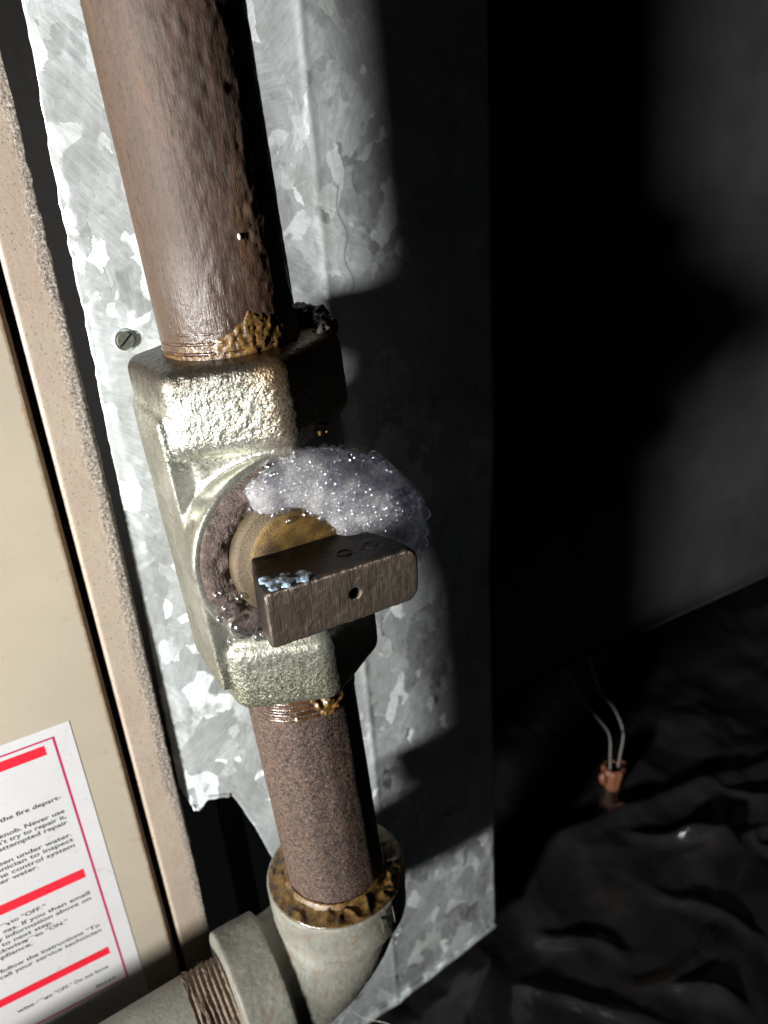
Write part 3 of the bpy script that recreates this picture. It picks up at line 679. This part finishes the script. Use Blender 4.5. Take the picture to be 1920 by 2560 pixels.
VZ = 73.0                       # bottom of the valve along the run
PZ, PX = 111.0 - VZ, -1.6       # plug axis in the valve's frame
def gas_valve():
    t = empty('gas_valve', on_axis(VZ), R_PIPE, 'grey cast gas shutoff valve with hexagonal ends and a flat bronze handle', 'valve')
    bm = bmesh.new()
    hexprism(bm, 22.1, 59.8, 76.7); hexprism(bm, 21.3, -0.4, 17, scale_top=1.02)
    hexprism(bm, 20.0, 8, 68)
    bm_box(bm, -20.4, 2, -10.5, 9.5, 6, 68)              # the casting keeps its width down the left side
    bm_cone(bm, 19.5, 20.6, 15.5, Matrix.Translation((PX, -10.9, PZ)) @ Matrix.Rotation(math.pi / 2, 4, 'X'), 72)
    bm_cone(bm, 17.0, 16.0, 34, Matrix.Translation((PX + 3.2, 2, PZ)) @ Matrix.Rotation(math.pi / 2, 4, 'X'), 72)
    me = remesh(bm, 0.42, 26, 0.5)
    def dsp(P, N):
        rough = np.maximum(sstep(56, 60, P[:, 2]), sstep(19, 15, P[:, 2]))
        return (0.03 + 0.08 * rough) * fbm(P, 1.0, 3, 14) + 0.12 * fbm(P, 0.15, 2, 15)
    displace(me, dsp)
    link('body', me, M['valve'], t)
    plug = Matrix.Translation((PX, 0, PZ)) @ Matrix.Rotation(math.pi / 2, 4, 'X')      # local z -> -y
    # caked grease on the boss round the plug
    nu, nv = 220, 40; V = []
    for j in range(nv):
        f = j / (nv - 1); r = 12.4 + 7.7 * f
        for i in range(nu):
            a = 2 * math.pi * i / nu; V.append((r * math.cos(a), r * math.sin(a), 18.0))
    V = np.array(V); rr = np.hypot(V[:, 0], V[:, 1]); f = (rr - 12.4) / 7.7
    prof = 2.0 * np.sin(np.pi * np.clip(f * 0.92 + 0.10, 0, 1)) ** 0.8
    V[:, 2] += prof + 0.95 * fbm(V, 0.33, 4, 51) * sstep(0, 0.2, f) * sstep(1.0, 0.75, f) - 1.3 * sstep(0.14, 0.0, f) - 1.7 * sstep(0.84, 1.0, f) ** 1.5 + 0.25 * fbm(V, 1.2, 3, 52)
    o = link('caked_grease', mesh_from(V, grid_faces(nu, nv, True)), M['grime'], t); PM = Matrix.Translation(plug.to_translation() * MM) @ plug.to_3x3().to_4x4(); o.matrix_local = PM
    # plug head
    prof = [(0.01, 23.0), (6, 22.95), (9.9, 22.8), (10.5, 22.3), (10.8, 21.9), (12.6, 21.7), (13.4, 21.1), (13.8, 20.0), (13.8, 16)]
    P, Fs = revolve(prof[::-1], 96, lambda P, A: 0.10 * fbm(P, 0.5, 3, 61)); o = link('plug_head', mesh_from(P, Fs), M['brass'], t); o.matrix_local = PM
    # handle bar: long along the valve's x, standing out from the plug head
    hb = empty('handle', (0, 0, 0)); hb.parent = t
    hb.rotation_euler = (0, math.radians(3.6), 0)         # level, although the run of pipe leans
    x0, x1, hz, ys, ye = -17.2, 14.0, 5.7, -21.0, -36.6; zc = 107.6 - VZ
    def section(xa, xb, h, rl, rr):
        pts = []
        for cx, cz, r, a0 in ((xb - rr, h - rr, rr, 0), (xa + rl, h - rl, rl, 90), (xa + rl, -h + rl, rl, 180), (xb - rr, -h + rr, rr, 270)):
            for k in range(9):
                q = math.radians(a0 + 90 * k / 8); pts.append((cx + r * math.cos(q), cz + r * math.sin(q)))
        return pts
    rows = [(ys, x0 + 3.4, x1 - 4.6, hz + 0.7), (-24, x0 + 2.4, x1 - 3.2, hz + 0.15), (-28, x0 + 1.2, x1 - 1.4, hz), (-32, x0 + 0.5, x1 - 0.3, hz), (ye + 0.55, x0, x1, hz), (ye + 0.22, x0 + 0.1, x1 - 0.1, hz - 0.1), (ye, x0 + 0.5, x1 - 0.5, hz - 0.5)]
    V, nP = [], 36
    for (y, xa, xb, h) in rows:
        V += [(px_, y, zc + pz_) for px_, pz_ in section(xa, xb, h, 0.9, 2.7)]
    bm = bmesh.new(); vs = [bm.verts.new(v) for v in V]
    for j in range(len(rows) - 1):
        for i in range(nP):
            k = (i + 1) % nP; bm.faces.new((vs[j * nP + i], vs[j * nP + k], vs[(j + 1) * nP + k], vs[(j + 1) * nP + i]))
    bm.faces.new(vs[:nP][::-1]); bm.faces.new(vs[-nP:]); bmesh.ops.recalc_face_normals(bm, faces=bm.faces)
    cu = bmesh.new(); hx = 0.1
    bm_cone(cu, 1.15, 1.15, 12, Matrix.Translation((hx, ye, zc + 0.2)) @ Matrix.Rotation(math.pi / 2, 4, 'X'), 32)
    me = from_bm(bm); cme = from_bm(cu); co = bpy.data.objects.new('tmp', cme); COL.objects.link(co)
    o = bpy.data.objects.new('tmp2', me); COL.objects.link(o); b = o.modifiers.new('b', 'BOOLEAN'); b.object = co; b.operation = 'DIFFERENCE'; b.solver = 'EXACT'
    dg = bpy.context.evaluated_depsgraph_get(); dg.update(); me2 = bpy.data.meshes.new_from_object(o.evaluated_get(dg))
    for q in (o, co): bpy.data.objects.remove(q)
    bm = bmesh.new(); bm.from_mesh(me2); bmesh.ops.scale(bm, vec=(1000, 1000, 1000), verts=bm.verts)
    me2 = remesh(bm, 0.24, 5); displace(me2, lambda P, N: 0.20 * fbm(P, 0.22, 2, 55) + 0.10 * fbm(P, 1.1, 3, 56))
    link('bar', me2, M['handle'], hb, True)
    # raised cast letters on the bar's upper side and pale blue paste wiped on it
    for xo in (1.5, 7.0):
        V, Fs = tube([(xo + 1.5 * math.cos(a), -30.5 + 1.2 * math.sin(a), zc + hz) for a in np.linspace(0, 2 * math.pi, 28)], 0.16, 6)
        link('cast_letter', mesh_from(V, Fs), M['handle'], hb)
    bm = bmesh.new()
    for k in range(30):
        bm_sphere(bm, (random.uniform(-15.6, -8.0), random.uniform(-35.6, -31), zc + hz - 0.1), random.uniform(0.5, 1.15), 2, (1.2, 1.0, 0.55))
    me = remesh(bm, 0.2, 2); displace(me, lambda P, N: 0.22 * fbm(P, 1.2, 3, 91))
    link('blue_paste', me, M['residue'], hb)
    # gold crumbs of sealant under the collar
    bm = bmesh.new()
    for k in range(9): bm_sphere(bm, (8.8 + random.uniform(-1.6, 2.6), -16.0 + random.uniform(-.6, .8), 60 + random.uniform(-1.2, 1)), random.uniform(0.35, 0.8), 2)
    link('sealant_crumbs', remesh(bm, 0.2, 1), M['dope'], t)
    return t, PM
VALVE, PLUG_M = gas_valve()

def lower_nipple():
    z0 = -4
    t = empty('pipe_nipple', on_axis(z0), R_PIPE, 'short dark iron pipe nipple between the valve and the elbow', 'pipe')
    zs = np.arange(0.0, 76.5, 0.45)
    def dsp(P, A):
        f = np.cos(12 * (A + 0.3)); flat = -0.10 * np.clip(f, -1, 0.4)
        return flat + 0.05 * fbm(P, 1.4, 3, 33) + 0.08 * fbm(P * [1, 1, .3], 0.3, 2, 34) 
    prof = [(13.3 - 1.2 * max(0, (7 - z) / 7) ** 2, z) for z in zs]
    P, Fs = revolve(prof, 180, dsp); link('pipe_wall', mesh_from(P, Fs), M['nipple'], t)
    zz = np.arange(67.6, 77.5, 0.12)
    P, Fs = revolve([(13.35 + 0.24 * math.cos(2 * math.pi * z / 1.6) + 0.12, z) for z in zz], 180, lambda P, A: 0.12 * fbm(P, 0.7, 3, 5) + 0.5 * sstep(0.15, -0.6, fbm(P * [1, 1, 0], .3, 2, 9)) * sstep(69.4, 67.8, P[:, 2]) * -1 - 0.35 * sstep(68.4, 67.6, P[:, 2]))
    link('thread', mesh_from(P, Fs), M['thread'], t)
    bm = bmesh.new()
    for a, z, s in ((266, 71.5, 1.3), (272, 69.6, 1.3), (278, 69.2, 1.6), (285, 70, 1.5), (291, 71.3, 1.6), (262, 73.5, 1.0), (277, 72, 1.7)):
        q = math.radians(a); bm_sphere(bm, (13.3 * math.cos(q), 13.3 * math.sin(q), z), s, 3)
    me = remesh(bm, 0.25, 10); displace(me, lambda P, N: 0.45 * fbm(P, 1.0, 4, 66)); link('thread_sealant', me, M['dope'], t)
    bm = bmesh.new(); q = math.radians(243); bm_sphere(bm, (13.5 * math.cos(q), 13.5 * math.sin(q), 69.3), 0.5, 2, (0.8, 0.6, 1.2)); link('pale_crumb', from_bm(bm), M['speck'], t)
lower_nipple()

EZ = -29.5
def elbow():
    t = empty('pipe_elbow', (0, 0, EZ - 18), None, 'dusty grey pipe elbow at the bottom smeared with brown sealant', 'pipe elbow')
    base = EZ - 18
    bm = bmesh.new()
    bm_cone(bm, 19.0, 19.6, 13.5, Matrix.Translation((0, 0, -6.75 - base)), 96)
    for a in np.linspace(0, math.pi / 2, 14):                 # swept bend from straight down to -x
        cx, cz = -22 + 22 * math.cos(a), -8 - 21.5 * math.sin(a)
        d = Vector((-math.sin(a), 0, -math.cos(a)))
        rm = Vector((0, 0, 1)).rotation_difference(d).to_matrix().to_4x4()
        bm_cone(bm, 17.3, 17.3, 5, Matrix.Translation((cx, 0, cz - base)) @ rm, 72)
    bm_cone(bm, 19.6, 19.2, 12.5, Matrix.Translation((-29.2, 0, EZ - base)) @ Matrix.Rotation(-math.pi / 2, 4, 'Y'), 96)
    me = remesh(bm, 0.45, 14, 0.5)
    displace(me, lambda P, N: 0.10 * fbm(P, 0.9, 3, 18) + 0.22 * fbm(P, 0.12, 2, 19))
    link('elbow_body', me, M['elbow'], t)
    # sealant smeared over the top face round the nipple, running over the front rim
    nu, nv = 220, 36; V = []
    for j in range(nv):
        f = j / (nv - 1); r = 12.2 + 7.3 * f
        for i in range(nu):
            a = 2 * math.pi * i / nu; V.append((r * math.cos(a), r * math.sin(a), 0))
    V = np.array(V); rr = np.hypot(V[:, 0], V[:, 1]); f = (rr - 12.2) / 7.3; A = np.arctan2(V[:, 1], V[:, 0])
    cover = sstep(-0.38, -0.10, fbm(V, 0.16, 3, 26) + 0.25 * np.cos(A + 2.2) + 0.25 * (1 - f) + 0.08)
    ridg = 1 - np.abs(fbm(V, 0.24, 2, 22)) * 2.4
    z = 0.15 + 2.0 * np.clip(1 - f, 0, 1) ** 1.8 + 0.85 * np.clip(ridg, 0, 1) ** 2 * sstep(1, .7, f) + 0.14 * fbm(V, 0.8, 3, 23)
    V[:, 2] = np.where(cover > 0.02, z * cover - 0.5 * (1 - cover), -0.5) - base - 1.3 * sstep(0.90, 1.0, f)
    link('smeared_sealant', mesh_from(V, grid_faces(nu, nv, True)), M['dope2'], t)
    # golden bead pressed up against the nipple
    pr = [(12.9, 1.2), (13.6, 2.6), (13.9, 2.0), (14.6, 1.2), (15.2, 0.5)]
    P, Fs = revolve([(r, z - base) for r, z in pr[::-1]], 200, lambda P, A: 0.35 * fbm(P, 0.5, 3, 29)); link('sealant_bead', mesh_from(P, Fs), M['dope'], t)
    # wrench gouges on the rim
    for a, w in ((-67, 0.12), (-80, 0.10)):
        q = math.radians(a); r = 19.55
        V, Fs = tube([(r * math.cos(q), r * math.sin(q), -2.0 - base), ((r + .2) * math.cos(q + .01), (r + .2) * math.sin(q + .01), -5.0 - base), (r * math.cos(q + .03), r * math.sin(q + .03), -8.5 - base)], w, 6)
        link('burr', mesh_from(V, Fs), M['elbow'], t)
elbow()

def horizontal_pipe():
    t = empty('branch_pipe', (-35, 0, EZ), Matrix.Rotation(-math.pi / 2 - math.radians(4.5), 3, 'Y'), 'dusty zinc grey pipe running left from the elbow in front of the door', 'pipe')
    zs = np.arange(-3, 150, 0.6)
    P, Fs = revolve([(13.35, z) for z in zs if z > 10], 160, lambda P, A: 0.06 * fbm(P, 0.9, 3, 71)); link('pipe_wall', mesh_from(P, Fs), M['hpipe'], t)
    P, Fs = revolve([(12.95 + 0.22 * math.cos(2 * math.pi * z / 1.45) + 0.02 * z, z) for z in np.arange(-3, 11.2, 0.12)], 200, lambda P, A: 0.24 * fbm(P, 0.7, 4, 72)); link('thread', mesh_from(P, Fs), M['dirt'], t)
    # fibres of lint caught in the thread
    for k in range(44):
        a0 = random.uniform(0, 2 * math.pi); z = random.uniform(0, 10.5); L = random.uniform(0.3, 1.1)
        pts = [((13.35 + random.uniform(0, .3)) * math.cos(a0 + L * s), (13.35 + random.uniform(0, .3)) * math.sin(a0 + L * s), z + random.uniform(-.4, .4)) for s in np.linspace(0, 1, 6)]
        V, Fs = tube([(p[0], p[1], p[2]) for p in bezier(pts, 14)], random.uniform(0.07, 0.16), 5); link('lint_fibre', mesh_from(V, Fs), M['dirt'], t)
horizontal_pipe()

# ================================================================== SOAP
def foam():
    fm = Matrix.Translation(Vector((on_axis(VZ) * MM).tolist())) @ R_PIPE.to_4x4()
    bm = bmesh.new()
    outer = [(-6.0, 17.2), (3, 19.6), (12, 18.0), (22.0, 11.5), (28.5, 2.0), (29.6, -8), (26.5, -21)]      # seen from the plug axis
    inner = [(-5.0, 11.2), (2.0, 10.0), (7.5, 5.0), (10.5, -1.5), (14.5, -6.5), (18.5, -12), (21.5, -20)]
    po = bezier([(a, 0, c) for a, c in outer], 30); pi = bezier([(a, 0, c) for a, c in inner], 30)
    for k, (o_, i_) in enumerate(zip(po, pi)):
        t = k / 29.0; wdt = float(np.linalg.norm(o_ - i_))
        nrow = 2 if wdt < 7 else (3 if wdt < 12 else 4)
        r = min(4.6, max(2.2, wdt / (nrow * 1.15)))
        for m in range(nrow):
            f = (r * 0.8 + (wdt - 1.6 * r) * m / (nrow - 1)) / wdt
            c = i_ + (o_ - i_) * f; back = sstep(0.5, 1.0, f)
            y = -20.6 - 1.8 * math.sin(math.pi * f) * math.sin(math.pi * min(1, t + 0.15)) + 2.5 * float(back) + 7.0 * max(0.0, t - 0.72) / 0.28
            bm_sphere(bm, (PX + c[0], y, PZ + c[2]), r * random.uniform(0.92, 1.06), 2)
            if m == nrow - 1:
                for dy in (5.0, 10.0):
                    if t > 0.25: bm_sphere(bm, (PX + c[0] * (0.93 if dy < 6 else 0.82), y + dy, PZ + c[2] * 0.9), r * 0.95, 2)
    me = remesh(bm, 0.42, 10, 0.5)
    displace(me, lambda P, N: 0.35 * fbm(P, 0.35, 3, 81) + 0.16 * fbm(P, 1.6, 2, 82))
    co = np.empty(len(me.vertices) * 3); me.vertices.foreach_get('co', co); co = co.reshape(-1, 3) / MM
    nm = np.empty(len(me.vertices) * 3); me.vertex_normals.foreach_get('vector', nm); nm = nm.reshape(-1, 3)
    root = link('soap_foam', me, M['foam']); root.matrix_world = fm
    tag(root, 'clump of white soap lather clinging to the right side of the valve', 'soap foam', kind='stuff')
    ok = np.where((nm[:, 1] < 0.45))[0]
    pick = RNG.choice(ok, 3400, replace=False)
    tmp = bmesh.new(); bmesh.ops.create_icosphere(tmp, subdivisions=2, radius=1.0); tmp.verts.ensure_lookup_table()
    S = np.array([v.co[:] for v in tmp.verts]); Fq = np.array([[v.index for v in f.verts] for f in tmp.faces]); tmp.free()
    Vs, Fs = [], []
    for k, i in enumerate(pick):
        p = co[i]; edge = 1.0 if p[0] > 14 else 0.6
        r = min(1.3, 0.15 * math.exp(RNG.normal(0.2, 0.75)) * (0.7 + 0.9 * edge))
        c = p + nm[i] * r * RNG.uniform(-0.1, 0.55)
        Vs.append(S * r + c); Fs.append(Fq + k * len(S))
    rim = np.where((co[:, 0] > 17) & (nm[:, 1] < 0.35))[0]; n0 = len(pick)
    for k, i in enumerate(RNG.choice(rim, 90, replace=False)):       # bigger clear cells at the rim
        r = RNG.uniform(0.55, 1.5); c = co[i] + nm[i] * r * RNG.uniform(0.0, 0.5)
        Vs.append(S * r + c); Fs.append(Fq + (n0 + k) * len(S))
    V = np.concatenate(Vs); Fs = np.concatenate(Fs)
    me2 = mesh_from(V, Fs.tolist()); b = link('lather_bubbles', me2, M['bubble'], root); b['kind'] = 'stuff'
    return fm
FOAM_M = foam()

def bubbles():
    bm = bmesh.new(); bmesh.ops.create_icosphere(bm, subdivisions=4, radius=1.0); base = from_bm(bm, 'bubble')
    base.materials.append(M['clear']); base.polygons.foreach_set('use_smooth', [True] * len(base.polygons))
    spots = [(-15.6, -20.8, 27.4, 3.1, 'largest clear soap bubble on the grease left of the bronze handle'),
             (-17.8, -20.6, 32.0, 1.1, 'tiny soap bubble on the grease above the largest bubble'),
             (-19.4, -20.0, 29.8, 0.9, 'tiny soap bubble at the far left edge of the grease ring'),
             (-15.2, -21.4, 33.6, 0.9, 'tiny soap bubble between the grease and the brass plug'),
             (-18.2, -19.8, 24.0, 1.0, 'tiny soap bubble below left of the largest bubble'),
             (26.6, -20.0, 37.0, 2.2, 'big clear soap bubble at the right rim of the lather'),
             (-19.0, -20.6, 35.5, 0.9, 'tiny soap bubble on the left of the grease ring, level with the handle top'),
             (-13.0, -20.4, 23.2, 1.2, 'small soap bubble on the grease just under the largest bubble'),
             (23.2, -21.5, 45.0, 1.7, 'clear soap bubble at the upper right of the lather, above the rim bubble'),
             (11.5, -23.5, 55.0, 1.2, 'clear soap bubble on the top edge of the lather'),
             (19.5, -24.6, 36.5, 1.4, 'clear soap bubble low on the front of the lather near the handle end'),
             (-3.5, -23.3, 46.6, 0.6, 'single droplet on the brass plug above the handle'),
             (-4.5, -22.6, 56.4, 0.8, 'small soap bubble at the top left corner of the lather')]
    for x, y, z, r, lab in spots:
        o = bpy.data.objects.new('soap_bubble', base); COL.objects.link(o)
        o.matrix_world = FOAM_M @ Matrix.Translation((x * MM, y * MM, z * MM)) @ Matrix.Scale(r, 4)
        tag(o, lab, 'bubble', 'soap bubbles on the valve')
bubbles()

# ================================================================== SMALL THINGS
def wire_connector():
    t = empty('wire_connector', (200, 84, -146), None, 'orange twist-on wire connector with two white wires in the dark at lower right', 'wire connector')
    prof = [(0.01, -1), (2.6, -0.8), (3.4, 0.5), (3.9, 4), (4.6, 7), (5.2, 9.5), (5.0, 10.6), (3.6, 10.8)]
    prof = [(r * 1.2, z * 1.45) for r, z in prof]
    P, Fs = revolve(prof, 72, lambda P, A: 0.28 * np.cos(8 * A) * sstep(0.5, 3, P[:, 2]))
    link('cap', mesh_from(P, Fs), M['nut'], t)
    for s in (-1, 1):
        V, Fs = tube([(s * 7.2 * f if f > .5 else s * (4.2 + 3 * f), -0.5, 4 + 6 * math.sin(f * math.pi / 2)) for f in np.linspace(0, 1, 2)] and
                     [(s * 5.2, 0, 6.5), (s * 7.2, 0, 9.0), (s * 8.0, 0, 12.5), (s * 7.4, 0, 15.5)], [0.8, 2.0, 2.2, 1.0], 10)
        link('wing', mesh_from(V, Fs), M['nut'], t)
    for s, pts in ((-1, [(-2.6, 0, 12), (-3.0, 0, 24), (-4.5, 0.5, 40), (-10, 6, 52), (-14, 18, 66), (-16, 30, 110), (-10, 40, 260)]), (1, [(3.4, 0, 12), (4.6, 0, 22), (6.2, 0.5, 36), (7, 8, 46), (4, 20, 60), (2, 32, 110), (6, 40, 260)])):
        V, Fs = tube(bezier(pts, 50), 0.5, 8); link('wire', mesh_from(V, Fs), M['wire'], t)
wire_connector()

def strands():
    V, Fs = tube(bezier([(-6, -19.5, -40), (2, -21, -47), (6, -12, -58), (5, 10, -82), (9, 36, -110)], 30), 0.09, 5)
    tag(link('cobweb_strand', mesh_from(V, Fs), M['web']), 'thin dusty cobweb strand hanging from under the elbow', 'cobweb')
    V, Fs = tube(bezier([(16, -8, -26), (18, 6, -46), (20, 20, -70), (24, 36.5, -96)], 30), 0.07, 5)
    tag(link('cobweb_strand', mesh_from(V, Fs), M['web']), 'cobweb strand from the right of the elbow to the sheet behind', 'cobweb')
    pts = [(36.5, 37.0, 176), (35.6, 37, 170), (37.6, 37, 164), (36.4, 37, 158), (38.2, 37.0, 152), (36.8, 37.0, 147), (39.5, 37, 140)]
    V, Fs = tube(bezier(pts, 50), 0.05, 5)
    tag(link('hair', mesh_from(V, Fs), M['hair']), 'fine dark hair stuck along the crease of the galvanized sheet', 'hair')
strands()
